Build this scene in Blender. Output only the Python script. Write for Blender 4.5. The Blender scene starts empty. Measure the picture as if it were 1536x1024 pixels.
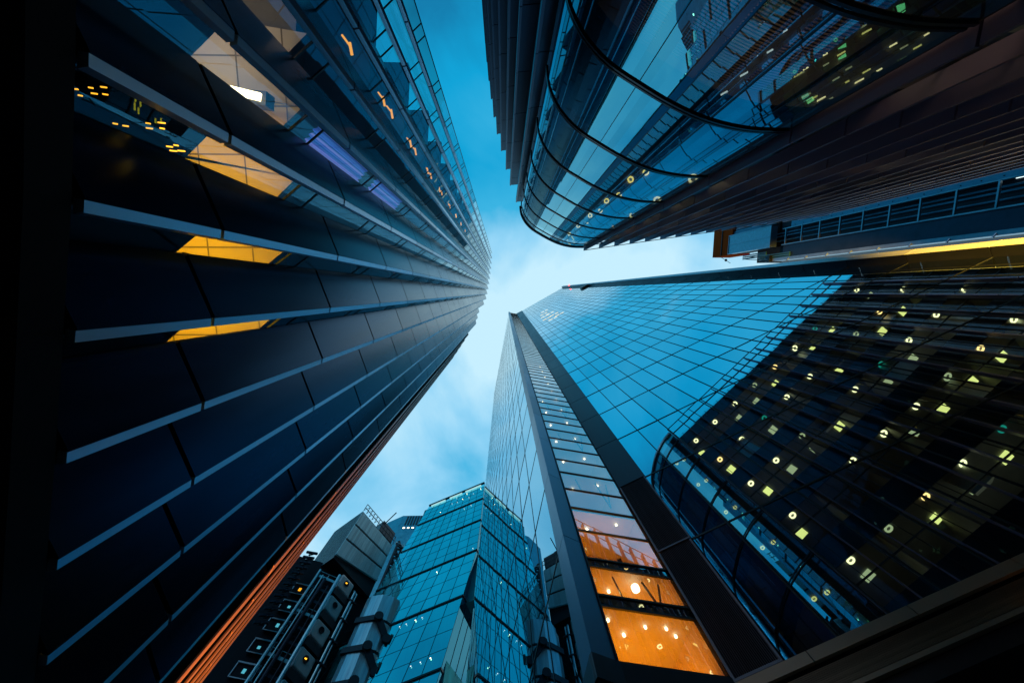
import bpy, math, random
from mathutils import Vector, Matrix, Quaternion
random.seed(7)
rnd = random.random
C = bpy.context.scene
COL = C.collection
ZC = 1.7                       # eye height; every height below is measured from the eye

# ------------------------------------------------------------------ helpers
ORG = {}
def thing(name, label, cat, loc, group=None):
    o = bpy.data.objects.new(name, None); COL.objects.link(o)
    o.location = loc; o['label'] = label; o['category'] = cat
    o.empty_display_size = 0.5
    if group: o['group'] = group
    ORG[o] = Vector(loc)
    return o

class MB:
    def __init__(s): s.v = []; s.f = []
    def add(s, pts, faces):
        b = len(s.v); s.v += [tuple(p) for p in pts]; s.f += [tuple(b + i for i in f) for f in faces]
    def quad(s, a, b, c, d): s.add([a, b, c, d], [(0, 1, 2, 3)])
    def wall(s, p, q, h0, h1, h1b=None):
        """thin vertical sheet between two plan points"""
        h1b = h1 if h1b is None else h1b
        s.quad((p[0], p[1], h0), (q[0], q[1], h0), (q[0], q[1], h1b), (p[0], p[1], h1))
    def prism(s, poly, h0, h1, tops=None):
        n = len(poly); tops = tops or [h1] * n
        a = 0
        for i in range(n):
            x0, y0 = poly[i]; x1, y1 = poly[(i + 1) % n]; a += x0 * y1 - x1 * y0
        if a < 0: poly = poly[::-1]; tops = tops[::-1]
        pts = [(x, y, h0) for x, y in poly] + [(p[0], p[1], t) for p, t in zip(poly, tops)]
        s.add(pts, [tuple(range(n - 1, -1, -1)), tuple(range(n, 2 * n))] + [(i, (i + 1) % n, n + (i + 1) % n, n + i) for i in range(n)])
    def plank(s, p, q, w, h0, h1, side=0.0):
        """upright slab from plan p to q, thickness w; side shifts it off the line"""
        d = Vector((q[0] - p[0], q[1] - p[1])); d.normalize(); m = Vector((-d.y, d.x))
        a = m * (side - w / 2); b = m * (side + w / 2)
        s.prism([(p[0] + a.x, p[1] + a.y), (q[0] + a.x, q[1] + a.y), (q[0] + b.x, q[1] + b.y), (p[0] + b.x, p[1] + b.y)], h0, h1)
    def beam(s, p, q, w, d=None):
        p = Vector(p); q = Vector(q); d = d or w; z = (q - p).normalized()
        u = z.cross(Vector((0, 0, 1)))
        if u.length < 1e-3: u = Vector((1, 0, 0))
        u.normalize(); v = z.cross(u)
        o = [(-w/2, -d/2), (w/2, -d/2), (w/2, d/2), (-w/2, d/2)]
        s.add([p + u*a + v*b for a, b in o] + [q + u*a + v*b for a, b in o],
              [(3, 2, 1, 0), (4, 5, 6, 7), (0, 1, 5, 4), (1, 2, 6, 5), (2, 3, 7, 6), (3, 0, 4, 7)])
    def tube(s, p, q, r, n=10):
        p = Vector(p); q = Vector(q); z = (q - p).normalized()
        u = z.cross(Vector((0, 0, 1)))
        if u.length < 1e-3: u = Vector((1, 0, 0))
        u.normalize(); v = z.cross(u)
        c = [u*math.cos(2*math.pi*i/n)*r + v*math.sin(2*math.pi*i/n)*r for i in range(n)]
        s.add([p + k for k in c] + [q + k for k in c],
              [tuple(range(n - 1, -1, -1)), tuple(range(n, 2*n))] + [(i, (i+1) % n, n + (i+1) % n, n + i) for i in range(n)])
    def ring(s, c, r, w, nrm=(0, 0, 1), n=20, t=0.06):
        z = Vector(nrm).normalized(); u = z.cross(Vector((0, 1, 0.01))).normalized(); v = z.cross(u); c = Vector(c)
        P = []
        for i in range(n):
            a = 2*math.pi*i/n; e = u*math.cos(a) + v*math.sin(a)
            P += [c + e*(r-w), c + e*r, c + e*r + z*t, c + e*(r-w) + z*t]
        F = []
        for i in range(n):
            k = 4*i; m = 4*((i+1) % n)
            F += [(k, k+1, m+1, m), (k+1, k+2, m+2, m+1), (k+2, k+3, m+3, m+2), (k+3, k, m, m+3)]
        s.add(P, F)
    def build(s, name, mat, parent=None, label=None, smooth=False):
        root = parent
        while root is not None and root not in ORG: root = root.parent
        L = ORG[root] if root is not None else Vector((0, 0, 0))
        me = bpy.data.meshes.new(name)
        me.from_pydata([(x - L.x, y - L.y, z + ZC - L.z) for x, y, z in s.v], [], s.f)
        me.materials.append(mat); me.update()
        if smooth:
            for p in me.polygons: p.use_smooth = True
        o = bpy.data.objects.new(name, me); COL.objects.link(o)
        if parent is not None: o.parent = parent
        if label: o['label'] = label
        return o
def struct(o): o['kind'] = 'structure'; return o

# ------------------------------------------------------------------ materials
def nodes(name):
    m = bpy.data.materials.new(name); m.use_nodes = True
    nt = m.node_tree; nt.nodes.clear()
    out = nt.nodes.new('ShaderNodeOutputMaterial')
    return m, nt, out
def paint(name, col, rough=0.5, metal=0.0, var=0.25, scale=0.6, bump=0.0, stretch=1.0, spec=0.5):
    """surface with grime and slight unevenness"""
    m, nt, out = nodes(name); N = nt.nodes.new; K = nt.links.new
    b = N('ShaderNodeBsdfPrincipled'); b.inputs['Metallic'].default_value = metal; b.inputs['Specular IOR Level'].default_value = spec
    tc = N('ShaderNodeTexCoord'); mp = N('ShaderNodeMapping'); mp.inputs['Scale'].default_value = (scale, scale, scale / stretch)
    K(tc.outputs['Object'], mp.inputs['Vector'])
    nz = N('ShaderNodeTexNoise'); nz.inputs['Scale'].default_value = 1.0; nz.inputs['Detail'].default_value = 6; nz.inputs['Roughness'].default_value = 0.65
    K(mp.outputs['Vector'], nz.inputs['Vector'])
    r = N('ShaderNodeValToRGB'); r.color_ramp.elements[0].position = 0.3; r.color_ramp.elements[1].position = 0.72
    r.color_ramp.elements[0].color = tuple(c * (1 - var) for c in col) + (1,); r.color_ramp.elements[1].color = tuple(min(1, c * (1 + var)) for c in col) + (1,)
    K(nz.outputs['Fac'], r.inputs['Fac'])
    ge = N('ShaderNodeNewGeometry'); iv = N('ShaderNodeMapRange'); iv.inputs['To Min'].default_value = .78; iv.inputs['To Max'].default_value = 1.18
    K(ge.outputs['Random Per Island'], iv.inputs['Value'])
    vm_ = N('ShaderNodeVectorMath'); vm_.operation = 'SCALE'; K(r.outputs['Color'], vm_.inputs[0]); K(iv.outputs['Result'], vm_.inputs['Scale'])
    K(vm_.outputs['Vector'], b.inputs['Base Color'])
    mr = N('ShaderNodeMapRange'); mr.inputs['To Min'].default_value = max(0.02, rough - 0.1); mr.inputs['To Max'].default_value = min(1, rough + 0.12)
    K(nz.outputs['Fac'], mr.inputs['Value']); K(mr.outputs['Result'], b.inputs['Roughness'])
    if bump:
        bp = N('ShaderNodeBump'); bp.inputs['Strength'].default_value = bump; bp.inputs['Distance'].default_value = 0.05
        K(nz.outputs['Fac'], bp.inputs['Height']); K(bp.outputs['Normal'], b.inputs['Normal'])
    K(b.outputs['BSDF'], out.inputs['Surface'])
    return m
def glow(name, col, s, sample=True):
    m, nt, out = nodes(name)
    e = nt.nodes.new('ShaderNodeEmission'); e.inputs['Color'].default_value = col + (1,); e.inputs['Strength'].default_value = s
    nt.links.new(e.outputs[0], out.inputs['Surface'])
    if not sample: m.cycles.emission_sampling = 'NONE'
    return m
def glass(name, tint, base=0.3, seen=(0.5, 0.6, 0.65), wave=0.02, wscale=0.35, power=1.0, rough=0.0, top=1.0):
    """coated facade glass: a tinted mirror share over a see-through sheet"""
    m, nt, out = nodes(name); N = nt.nodes.new; K = nt.links.new
    tr = N('ShaderNodeBsdfTransparent'); tr.inputs['Color'].default_value = seen + (1,)
    gl = N('ShaderNodeBsdfGlossy'); gl.inputs['Roughness'].default_value = rough
    fr = N('ShaderNodeFresnel')
    # same reflectance from either side of the sheet
    ge = N('ShaderNodeNewGeometry'); io = N('ShaderNodeMapRange'); io.inputs['To Min'].default_value = 1.55; io.inputs['To Max'].default_value = 1 / 1.55
    K(ge.outputs['Backfacing'], io.inputs['Value']); K(io.outputs['Result'], fr.inputs['IOR'])
    mx = N('ShaderNodeMapRange'); mx.inputs['From Min'].default_value = 0.04; mx.inputs['From Max'].default_value = 1.0
    mx.inputs['To Min'].default_value = base; mx.inputs['To Max'].default_value = top
    K(fr.outputs[0], mx.inputs['Value'])
    # coating colour fades to neutral at grazing angles
    mc = N('ShaderNodeMix'); mc.data_type = 'RGBA'; mc.inputs['A'].default_value = tint + (1,); mc.inputs['B'].default_value = (1, 1, 1, 1)
    K(fr.outputs[0], mc.inputs['Factor'])
    iv = N('ShaderNodeMapRange'); iv.inputs['To Min'].default_value = .88; iv.inputs['To Max'].default_value = 1.0
    K(ge.outputs['Random Per Island'], iv.inputs['Value'])
    sc_ = N('ShaderNodeVectorMath'); sc_.operation = 'SCALE'; K(mc.outputs['Result'], sc_.inputs[0]); K(iv.outputs['Result'], sc_.inputs['Scale'])
    K(sc_.outputs['Vector'], gl.inputs['Color'])
    tc = N('ShaderNodeTexCoord')
    nz = N('ShaderNodeTexNoise'); nz.inputs['Scale'].default_value = wscale; nz.inputs['Detail'].default_value = 2
    K(tc.outputs['Object'], nz.inputs['Vector'])
    bp = N('ShaderNodeBump'); bp.inputs['Strength'].default_value = wave; bp.inputs['Distance'].default_value = 0.1
    K(nz.outputs['Fac'], bp.inputs['Height']); K(bp.outputs['Normal'], gl.inputs['Normal'])
    ms = N('ShaderNodeMixShader'); K(mx.outputs['Result'], ms.inputs['Fac']); K(tr.outputs[0], ms.inputs[1]); K(gl.outputs[0], ms.inputs[2])
    K(ms.outputs[0], out.inputs['Surface'])
    return m
def ceiling_mat(name, col, tile=1.2, line=0.25):
    m, nt, out = nodes(name); N = nt.nodes.new; K = nt.links.new
    b = N('ShaderNodeBsdfPrincipled'); b.inputs['Roughness'].default_value = 0.8
    tc = N('ShaderNodeTexCoord'); br = N('ShaderNodeTexBrick'); br.offset = 0
    br.inputs['Color1'].default_value = col + (1,); br.inputs['Color2'].default_value = tuple(c * 0.85 for c in col) + (1,)
    br.inputs['Mortar'].default_value = tuple(c * line for c in col) + (1,)
    br.inputs['Scale'].default_value = 1.0; br.inputs['Mortar Size'].default_value = 0.02
    br.inputs['Brick Width'].default_value = tile; br.inputs['Row Height'].default_value = tile
    K(tc.outputs['Object'], br.inputs['Vector']); K(br.outputs['Color'], b.inputs['Base Color']); K(b.outputs[0], out.inputs['Surface'])
    return m

M_DARK = paint('dark_core', (0.008, 0.010, 0.016), 0.7, spec=.2)
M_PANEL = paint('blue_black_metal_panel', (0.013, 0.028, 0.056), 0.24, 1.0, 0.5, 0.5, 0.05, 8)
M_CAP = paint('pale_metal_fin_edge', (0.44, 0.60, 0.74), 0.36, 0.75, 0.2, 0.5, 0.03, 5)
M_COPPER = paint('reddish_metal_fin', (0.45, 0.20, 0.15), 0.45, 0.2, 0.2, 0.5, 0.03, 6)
M_FRAME = paint('black_window_frame', (0.012, 0.016, 0.024), 0.45, 0.3)
M_CEIL = ceiling_mat('tiled_ceiling', (0.42, 0.42, 0.43), 1.1)
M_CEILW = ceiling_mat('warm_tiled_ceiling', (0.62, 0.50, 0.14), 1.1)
M_SLAB = paint('grey_soffit', (0.16, 0.165, 0.17), 0.8)
M_ROOM = paint('room_wall', (0.5, 0.44, 0.36), 0.8)
M_AMBER = glow('amber_glow', (1.0, 0.45, 0.03), 2.2, False)
M_AMBER2 = glow('orange_glow', (1.0, 0.42, 0.02), 1.3, False)
M_TUBE = glow('white_strip_lamp', (1.0, 0.85, 0.5), 6.0, False)
M_RING = glow('pale_ring_lamp', (1.0, 0.90, 0.42), 2.5, False)
M_YRING = glow('yellow_ring_lamp', (1.0, .82, .2), 3.0, False)
M_RINGW = glow('orange_ring_lamp', (1.0, .62, .2), 2.6, False)
M_SQ = glow('yellow_panel_lamp', (0.80, 0.78, 0.22), 1.6, False)
M_SQD = glow('dim_panel_lamp', (0.55, 0.6, 0.3), 0.9, False)
M_TEAL = glow('green_sign_lamp', (0.02, 0.5, 0.35), 0.6, False)
M_WHITE = glow('white_spot_lamp', (0.8, 1.0, 1.0), 1.6, False)

# ------------------------------------------------------------------ numbers of the left tower
# saw-tooth bays, 1.64 m apart, on a gently curving line; P[k] is the outer fin edge of bay k
S = 1.64
P = {0: Vector((-4.85, -2.72)), 1: Vector((-5.14, -1.08)), 2: Vector((-5.48, 0.52)), 3: Vector((-5.83, 2.14)), 4: Vector((-6.19, 3.69)),
     5: Vector((-6.56, 5.18)), 6: Vector((-6.98, 6.72)), 7: Vector((-7.42, 8.27))}
TOP = {k: 124 for k in range(-12, 4)}; TOP.update({4: 116, 5: 99, 6: 99, 7: 99})
for k, x, y in ((8, -8.17, 9.68), (9, -9.0, 10.94), (10, -9.85, 12.2), (11, -10.7, 13.45), (12, -11.6, 14.76)):
    P[k] = Vector((x, y)); TOP[k] = 84
for k, a in zip(range(-1, -6, -1), (99, 98, 97, 96, 95)):
    P[k] = P[k+1] - Vector((math.cos(math.radians(a)), math.sin(math.radians(a)))) * S
HB = 4.8
JL = [7.1 + 4.75 * i for i in range(26)]
def tan(k):
    a = P[k-1] if k-1 in P else P[k]; b = P[k+1] if k+1 in P else P[k]
    return (b - a).normalized()
def xy(v): return (v[0], v[1])

tower = thing('office_tower', 'dark curved tower with pale vertical fin edges filling the left side, one storey lit yellow', 'office tower', (-14, 0, 0))
core = MB()
inner = []
for k in range(-5, 13):
    t = tan(k); ni = Vector((-t.y, t.x))          # inwards
    inner.append(P[k] + ni * 1.0)
back = [Vector((-30, 22)), Vector((-34, 0)), Vector((-26, -22)), P[-5] + Vector((-3, -7))]
# dark core behind everything, stepped roof
kk = list(range(-5, 13))
for i in range(len(kk) - 1):
    a = inner[i] - Vector((4.2, 0)); b = inner[i+1] - Vector((4.2, 0))
    core.prism([xy(a), xy(b), (-30, b.y * 1.6), (-30, a.y * 1.6)], -ZC, min(TOP[kk[i]], TOP[kk[i+1]]) - 1.5)
core.build('building_core', M_DARK, tower)
sof = MB()
for i in range(len(kk) - 1):
    sof.prism([xy(P[kk[i]] - Vector((0.02, 0))), xy(P[kk[i+1]] - Vector((0.02, 0))), xy(inner[i+1] - Vector((4.1, 0))), xy(inner[i] - Vector((4.1, 0)))], HB - 0.5, HB - 0.05)
    a = inner[i] - Vector((1.2, 0)); b = inner[i+1] - Vector((1.2, 0))
    sof.wall(a, b, -ZC, HB - 0.5)
sof.build('base_soffit', M_DARK, tower)

G_TOWER = glass('blue_office_glass', (0.30, 0.74, 0.92), 0.19, (0.85, 0.85, 0.82), 0.02, 0.5, top=0.95)
for k in range(-5, 13):
    t = tan(k); ni = Vector((-t.y, t.x)); no = -ni
    top = TOP[k]
    Pk = P[k]; Q = Pk - t * (0.66 * S) + ni * 0.62
    Pm = (P[k-1] if k-1 in P else Pk - t * S)
    hs = [HB] + [h for h in JL if h < top - 1] + [top]
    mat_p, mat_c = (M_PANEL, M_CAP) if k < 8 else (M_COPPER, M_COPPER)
    pan = MB(); cap = MB()
    for a, b in zip(hs[:-1], hs[1:]):
        j = 0.006 * (rnd() - 0.5)
        pan.plank(xy(Pk + no * j + t * -0.02), xy(Q + no * j), 0.09, a + 0.05, b - 0.05)
        cw = 0.17 if k < 8 else 0.12
        c0 = Pk - t * 0.05; c1 = Pk + t * 0.035 + ni * cw
        # cap: slim return facing out and towards the lower bays
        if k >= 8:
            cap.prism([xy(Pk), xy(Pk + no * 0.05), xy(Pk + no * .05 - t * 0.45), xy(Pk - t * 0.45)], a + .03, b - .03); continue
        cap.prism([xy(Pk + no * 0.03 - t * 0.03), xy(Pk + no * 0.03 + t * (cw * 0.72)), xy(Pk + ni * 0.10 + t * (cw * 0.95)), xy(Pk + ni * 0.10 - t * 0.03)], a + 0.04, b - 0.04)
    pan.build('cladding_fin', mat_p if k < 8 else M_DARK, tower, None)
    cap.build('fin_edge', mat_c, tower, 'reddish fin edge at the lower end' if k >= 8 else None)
    # carcass behind the joints
    # glazing between panel end and the next fin
    ga = Q; gb = Pm + ni * 0.14 + t * 0.05
    gl = MB(); fr = MB()
    gtop = min(top, TOP.get(k-1, top)) - 0.4
    zs = [HB]; z = 9.85
    while z < gtop - 2: zs += [z, z + 0.85]; z += 4.75
    zs.append(gtop)
    gd = (gb - ga).normalized(); gn = Vector((gd.y, -gd.x))
    for a, b in zip(zs[:-1], zs[1:]):
        e = 0.004 * (rnd() - .5); e2 = 0.004 * (rnd() - .5)
        gl.quad((ga.x + gn.x*e, ga.y + gn.y*e, a), (gb.x + gn.x*e2, gb.y + gn.y*e2, a), (gb.x, gb.y, b), (ga.x, ga.y, b))
        fr.plank(xy(ga), xy(gb), 0.04, a - 0.025, a + 0.025)
    for e_ in (ga, gb): fr.plank(xy(e_ - gd * 0.02), xy(e_ + gd * 0.02), 0.045, HB, gtop)
    g = gl.build('window_strip', G_TOWER, tower)
    fr.build('window_frame', M_FRAME, g)
    bk = MB()                                     # black lining just behind fins and joints
    bk.wall(xy(Pk + ni * 0.12), xy(Q + ni * 0.10), HB, top - 0.3)
    bk.build('backing_wall', M_DARK, tower)
# floor slabs seen through the glass
fl = MB()
ringin = [xy(P[k] - tan(k) * 0.0 + Vector((-tan(k).y, tan(k).x)) * 0.75) for k in kk]
deep = [xy(inner[i] - Vector((4.1, 0))) for i in range(len(kk))]
for zc in [10.7 + 4.75 * i for i in range(0, 23)]:
    lim = [i for i in range(len(kk)) if TOP[kk[i]] > zc + 1]
    poly = [ringin[i] for i in lim] + [deep[i] for i in reversed(lim)]
    fl.prism(poly, zc - 0.55, zc - 0.1)
fl.build('floor_slab', M_SLAB, tower)

# the lit storey behind bays -1 .. 3
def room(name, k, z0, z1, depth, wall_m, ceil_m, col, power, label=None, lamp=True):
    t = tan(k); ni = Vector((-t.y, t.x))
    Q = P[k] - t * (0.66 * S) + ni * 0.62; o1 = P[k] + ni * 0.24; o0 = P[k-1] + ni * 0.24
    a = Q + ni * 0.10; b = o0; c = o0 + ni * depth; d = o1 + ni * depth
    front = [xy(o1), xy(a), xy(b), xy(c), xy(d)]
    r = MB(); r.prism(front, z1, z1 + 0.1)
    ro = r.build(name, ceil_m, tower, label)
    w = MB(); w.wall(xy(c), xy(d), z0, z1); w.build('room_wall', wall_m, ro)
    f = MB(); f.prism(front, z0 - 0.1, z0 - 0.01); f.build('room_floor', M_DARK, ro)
    mid = (a + b + c + d) / 4
    if lamp:
        ld = bpy.data.lights.new('room_light', 'AREA'); ld.shape = 'RECTANGLE'; ld.size = .35; ld.size_y = .9
        ld.energy = power; ld.color = col
        lo = bpy.data.objects.new('room_light', ld); COL.objects.link(lo); lo.parent = ro
        L = ORG[tower]; mid = a.lerp(b, .2) + ni * (depth * .55); lo.location = (mid.x - L.x, mid.y - L.y, z0 + 0.15 + ZC - L.z); lo.rotation_euler = (math.pi, 0, 0)
    return ro, a, b, c, d
WARM = (1.0, 0.56, 0.02)
for k, pw in ((0, 30), (1, 30), (2, 52), (3, 120)):
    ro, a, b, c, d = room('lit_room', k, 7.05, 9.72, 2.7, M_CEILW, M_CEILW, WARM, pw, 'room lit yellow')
    if k == 0:
        m = MB(); p0 = a.lerp(b, .5) + ni * .25; q0 = p0 + Vector((-1.15, -.15))
        m.beam((p0.x, p0.y, 9.25), (q0.x, q0.y, 9.35), 0.30, 0.28); hs_ = m.build('lamp_housing', M_FRAME, ro)
        m = MB(); m.beam((p0.x - .1, p0.y, 9.06), (q0.x + .35, q0.y - .04, 9.16), 0.16, 0.06); m.build('strip_lamp', M_TUBE, ro)
    if k in (1, 2):
        m = MB(); m.beam((a.x, a.y, 7.2), (a.x + .1, a.y + .25, 9.4), 0.06); m.build('brace', M_FRAME, ro)
    if k == 3:
        m = MB(); e = a.lerp(b, .4) + ni * .4; m.ring((e.x + .2, e.y - .15, 9.3), 0.16, 0.15); m.build('lamp_glow', M_TUBE, ro)
ro, a, b, c, d = room('lit_room', -1, 7.05, 9.72, 2.9, M_ROOM, M_CEIL, (1.0, 0.9, 0.85), 32, 'room with pale grey tiled ceiling')
# small amber glow bars added behind the first bays as reflected lamplight
am = [(-6.91, -2.93), (-6.82, -2.99), (-6.74, -2.90), (-6.41, -3.0), (-6.34, -2.91), (-6.17, -3.02), (-6.13, -2.94), (-5.98, -3.03), (-5.97, -2.93),
      (-5.88, -2.52), (-5.73, -2.49), (-5.39, -2.53), (-5.38, -2.46), (-5.19, -2.54), (-5.19, -2.46), (-5.11, -2.2), (-5.06, -2.14), (-5.01, -2.22), (-4.94, -2.14)]
for x, y in am:
    m = MB(); w = 0.03 + 0.03 * rnd(); m.beam((x - w, y, 6.16), (x + w, y + 0.01, 6.16), 0.018, 0.012)
    m.build('lamp_glow', M_AMBER, tower)
M_BLIND_GLOW, nt, out = nodes('violet_blue_glow_blind')  # stair window reflection and fold shading put into the blind's own glow colour
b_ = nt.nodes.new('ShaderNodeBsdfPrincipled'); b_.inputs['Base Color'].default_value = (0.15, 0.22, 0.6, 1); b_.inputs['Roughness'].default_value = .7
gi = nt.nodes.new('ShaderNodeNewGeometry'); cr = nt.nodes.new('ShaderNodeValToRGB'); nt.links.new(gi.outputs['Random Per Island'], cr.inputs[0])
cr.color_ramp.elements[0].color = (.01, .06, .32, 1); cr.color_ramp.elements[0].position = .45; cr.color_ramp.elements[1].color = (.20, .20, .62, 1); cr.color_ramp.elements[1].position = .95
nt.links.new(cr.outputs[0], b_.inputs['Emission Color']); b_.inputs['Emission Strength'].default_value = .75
nt.links.new(b_.outputs[0], out.inputs['Surface']); M_BLIND_GLOW.cycles.emission_sampling = 'NONE'
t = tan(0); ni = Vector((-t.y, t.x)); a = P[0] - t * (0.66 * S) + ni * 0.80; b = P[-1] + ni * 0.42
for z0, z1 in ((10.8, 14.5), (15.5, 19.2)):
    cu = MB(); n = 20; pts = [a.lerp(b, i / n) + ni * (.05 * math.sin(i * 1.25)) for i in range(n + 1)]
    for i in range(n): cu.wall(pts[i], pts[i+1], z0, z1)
    co_ = cu.build('window_blind', M_BLIND_GLOW, tower, 'violet-blue pleated blind with painted glow, standing in for a reflection')
# chain of amber glow bars added behind bay -2 in place of reflected lamps
t = tan(-2); ni = Vector((-t.y, t.x)); q = Vector((-5.3, -8.4))
for i in range(34):
    zc = 14.2 + 2.375 * i + (1.2 if i % 2 else 0)
    m = MB(); s_ = 0.30
    m.beam((q.x, q.y - .1, zc), (q.x + s_*.2, q.y + s_, zc), 0.09, 0.04); m.beam((q.x, q.y, zc), (q.x - .05, q.y - .02, zc - .5), 0.05)
    m.build('lamp_glow', M_AMBER2 if i < 12 else M_AMBER, tower)

# ------------------------------------------------------------------ the tall blue glass tower (right)
TH = math.radians(-26.9); T1 = Vector((math.cos(TH), math.sin(TH))); N1 = Vector((-math.sin(TH), math.cos(TH))); DF = 11.0
def F1(s, d=DF): v = T1 * s + N1 * d; return (v.x, v.y)
sc = thing('glass_skyscraper', 'tall pointed cyan glass skyscraper with dark corner strip and orange-lit stair windows', 'skyscraper', (15, 15, 0))
HK = [7.8 + 4.57 * k for k in range(40)]
SC = [2.09 + 1.35 * i for i in range(20)]          # vertical mullions
def roof1(s): return 167.0 + (s - 3.43) * (184.9 - 167.0) / (28.9 - 3.43)
G_FACE = glass('cyan_facade_glass', (0.72, 0.93, 1.0), 0.86, (0.35, 0.42, 0.45), 0.010, 0.22, top=1.0)
g = MB(); fm = MB()
for i in range(len(SC)):
    s0 = SC[i]; s1 = min(SC[i] + 1.35, 27.0); s0 = max(s0, 0.9)
    tp = roof1((s0 + s1) / 2)
    for j in range(len(HK)):
        z0 = HK[j]; z1 = HK[j+1] if j + 1 < len(HK) else tp
        if z0 > tp: break
        z1a, z1b = min(z1, roof1(s0)), min(z1, roof1(s1))
        e = [DF + 0.004 * (rnd() - .5) for _ in range(2)]; tl = 0.011 * (rnd() - .5)
        p0 = F1(s0, e[0]); p1 = F1(s1, e[1]); p2 = F1(s1, e[1] + tl); p3 = F1(s0, e[0] + tl)
        g.quad((*p0, z0), (*p1, z0), (*p2, z1b), (*p3, z1a))
        if j: fm.plank(F1(s0, DF - 0.012), F1(s1, DF - 0.012), 0.02, z0 - 0.035, z0 + 0.035)
    if i: fm.plank(F1(s0 - 0.021, DF - 0.015), F1(s0 + 0.021, DF - 0.015), 0.03, HK[0], roof1(s0))
face = g.build('glass_facade', G_FACE, sc, 'wide cyan glass face')
fm.build('mullion_grid', M_FRAME, face)
# corner strip between the wide face and the stair face: plain panels above, louvres below
M_STRIP = paint('near_black_metal', (0.018, 0.022, 0.036), 0.38, 0.6, 0.3, 0.6, 0.04, 8)
M_LOUV = paint('louvre_metal', (0.12, 0.12, 0.15), 0.45, 0.5)
def e1(h): return 2.02 + (3.43 - 2.02) * (h - 7.8) / 159.0
st = MB()
for j in range(2, 36):
    z0 = HK[j] + 0.03; z1 = min(HK[j+1], 167) - 0.03
    if z0 >= z1: break
    st.add([(*F1(0.72, DF-.08), z0), (*F1(e1(z0), DF-.08), z0), (*F1(e1(z1), DF-.08), z1), (*F1(0.72, DF-.08), z1),
            (*F1(0.72, DF+.3), z0), (*F1(e1(z0), DF+.02), z0), (*F1(e1(z1), DF+.02), z1), (*F1(0.72, DF+.3), z1)],
           [(0, 1, 2, 3), (1, 5, 6, 2), (0, 3, 7, 4), (0, 4, 5, 1), (3, 2, 6, 7)])
st.build('corner_panel', M_STRIP, sc)
for j in (0, 1):
    lv = MB(); z0, z1 = HK[j] + .06, HK[j+1] - .06
    x = 0.80
    while x < e1(z0) - 0.02:
        lv.plank(F1(x, DF-.08), F1(x + .018, DF-.02), 0.016, z0, z1); x += 0.052
    lo = lv.build('louvre_panel', M_LOUV, sc)
    fb = MB(); fb.plank(F1(.72, DF-.07), F1(e1(z0), DF-.07), 0.08, z0 - .07, z0 + .0); fb.plank(F1(.72, DF-.07), F1(.79, DF-.07), .08, z0, z1)
    fb.plank(F1(e1(z0)-.06, DF-.07), F1(e1(z0), DF-.07), .08, z0, z1); fb.build('louvre_frame', M_LOUV, lo)
    fb = MB(); fb.wall(F1(.72, DF+.02), F1(e1(z0), DF-.005), z0, z1); fb.build('louvre_backing', M_DARK, lo)
# projecting end fin on the far edge
M_ALU = paint('blue_grey_aluminium', (0.72, 0.84, 0.90), 0.42, 0.2, 0.12, 0.4, 0.02, 4)
fin = MB(); finS = MB()
zz = [7.0] + HK[1:38] + [roof1(27)]
for a_, b_ in zip(zz[:-1], zz[1:]):
    fin.prism([F1(26.2, DF-.67), F1(27.05, DF-.67), F1(27.05, DF+.3), F1(26.2, DF-.60)], a_ + .03, b_ - .03)
    finS.prism([F1(26.19, DF-.655), F1(26.23, DF-.655), F1(26.23, DF+.02), F1(26.19, DF+.02)], a_ + .02, b_ - .02)
fin.build('end_fin', M_ALU, sc); finS.build('end_fin_side', M_STRIP, sc)
m = MB(); m.beam((*F1(23.9, DF-.3), 128), (*F1(26.1, DF-.3), 128), .5, 3.2); m.build('roof_hatch', M_COPPER, sc)
# red beacon by the top of the end fin
rb = MB(); q_ = F1(26.5, DF-.8); rb.ring((*q_, 163), .34, .33, (0, 0, 1), 12, .5); rb.build('warning_light', glow('red_beacon', (1, .05, .05), 9, False), sc)

# sill, louvred band and cove under the wide face
M_SILL = paint('bronze_sill', (0.5, 0.36, 0.25), 0.5, 0.2, 0.15, 0.5)
sl = MB(); s = 0.0
while s < 40:
    s2 = min(s + 2.6, 40); sl.plank(F1(s + .012, DF-.06), F1(s2 - .012, DF-.06), 0.1, 7.52, 7.78); s = s2
sl.build('sill_band', M_SILL, sc)
lb = MB()
z = 6.98
for i in range(13):
    lb.plank(F1(-.6, DF + .03), F1(40, DF + .03), 0.05, z, z + 0.016); z += 0.037
lb.build('sill_louvre', M_SILL, sc)
lb = MB(); lb.wall(F1(-1, DF + .09), F1(40, DF + .09), 6.85, 7.6); lb.build('sill_backing', M_DARK, sc)
cv = MB(); cv.plank(F1(-.6, DF), F1(40, DF), 0.12, 6.86, 6.95); cv.build('cove_edge', M_SILL, sc)
for s0, s1 in ((14.2, 15.6), (12.4, 13.1), (11.4, 11.75)):
    m = MB(); m.plank(F1(s0 * .62, DF - .075), F1(s1 * .62, DF - .075), 0.02, 6.875, 6.935); m.build('cove_lamp', M_AMBER2, sc)
un = MB(); un.prism([F1(-.6, DF + .06), F1(40, DF + .06), F1(40, DF + 20), (2.7, 30)], 6.5, 6.84)
un.build('overhang_soffit', paint('dark_soffit', (0.05, 0.045, 0.05), 0.6), sc)

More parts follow.
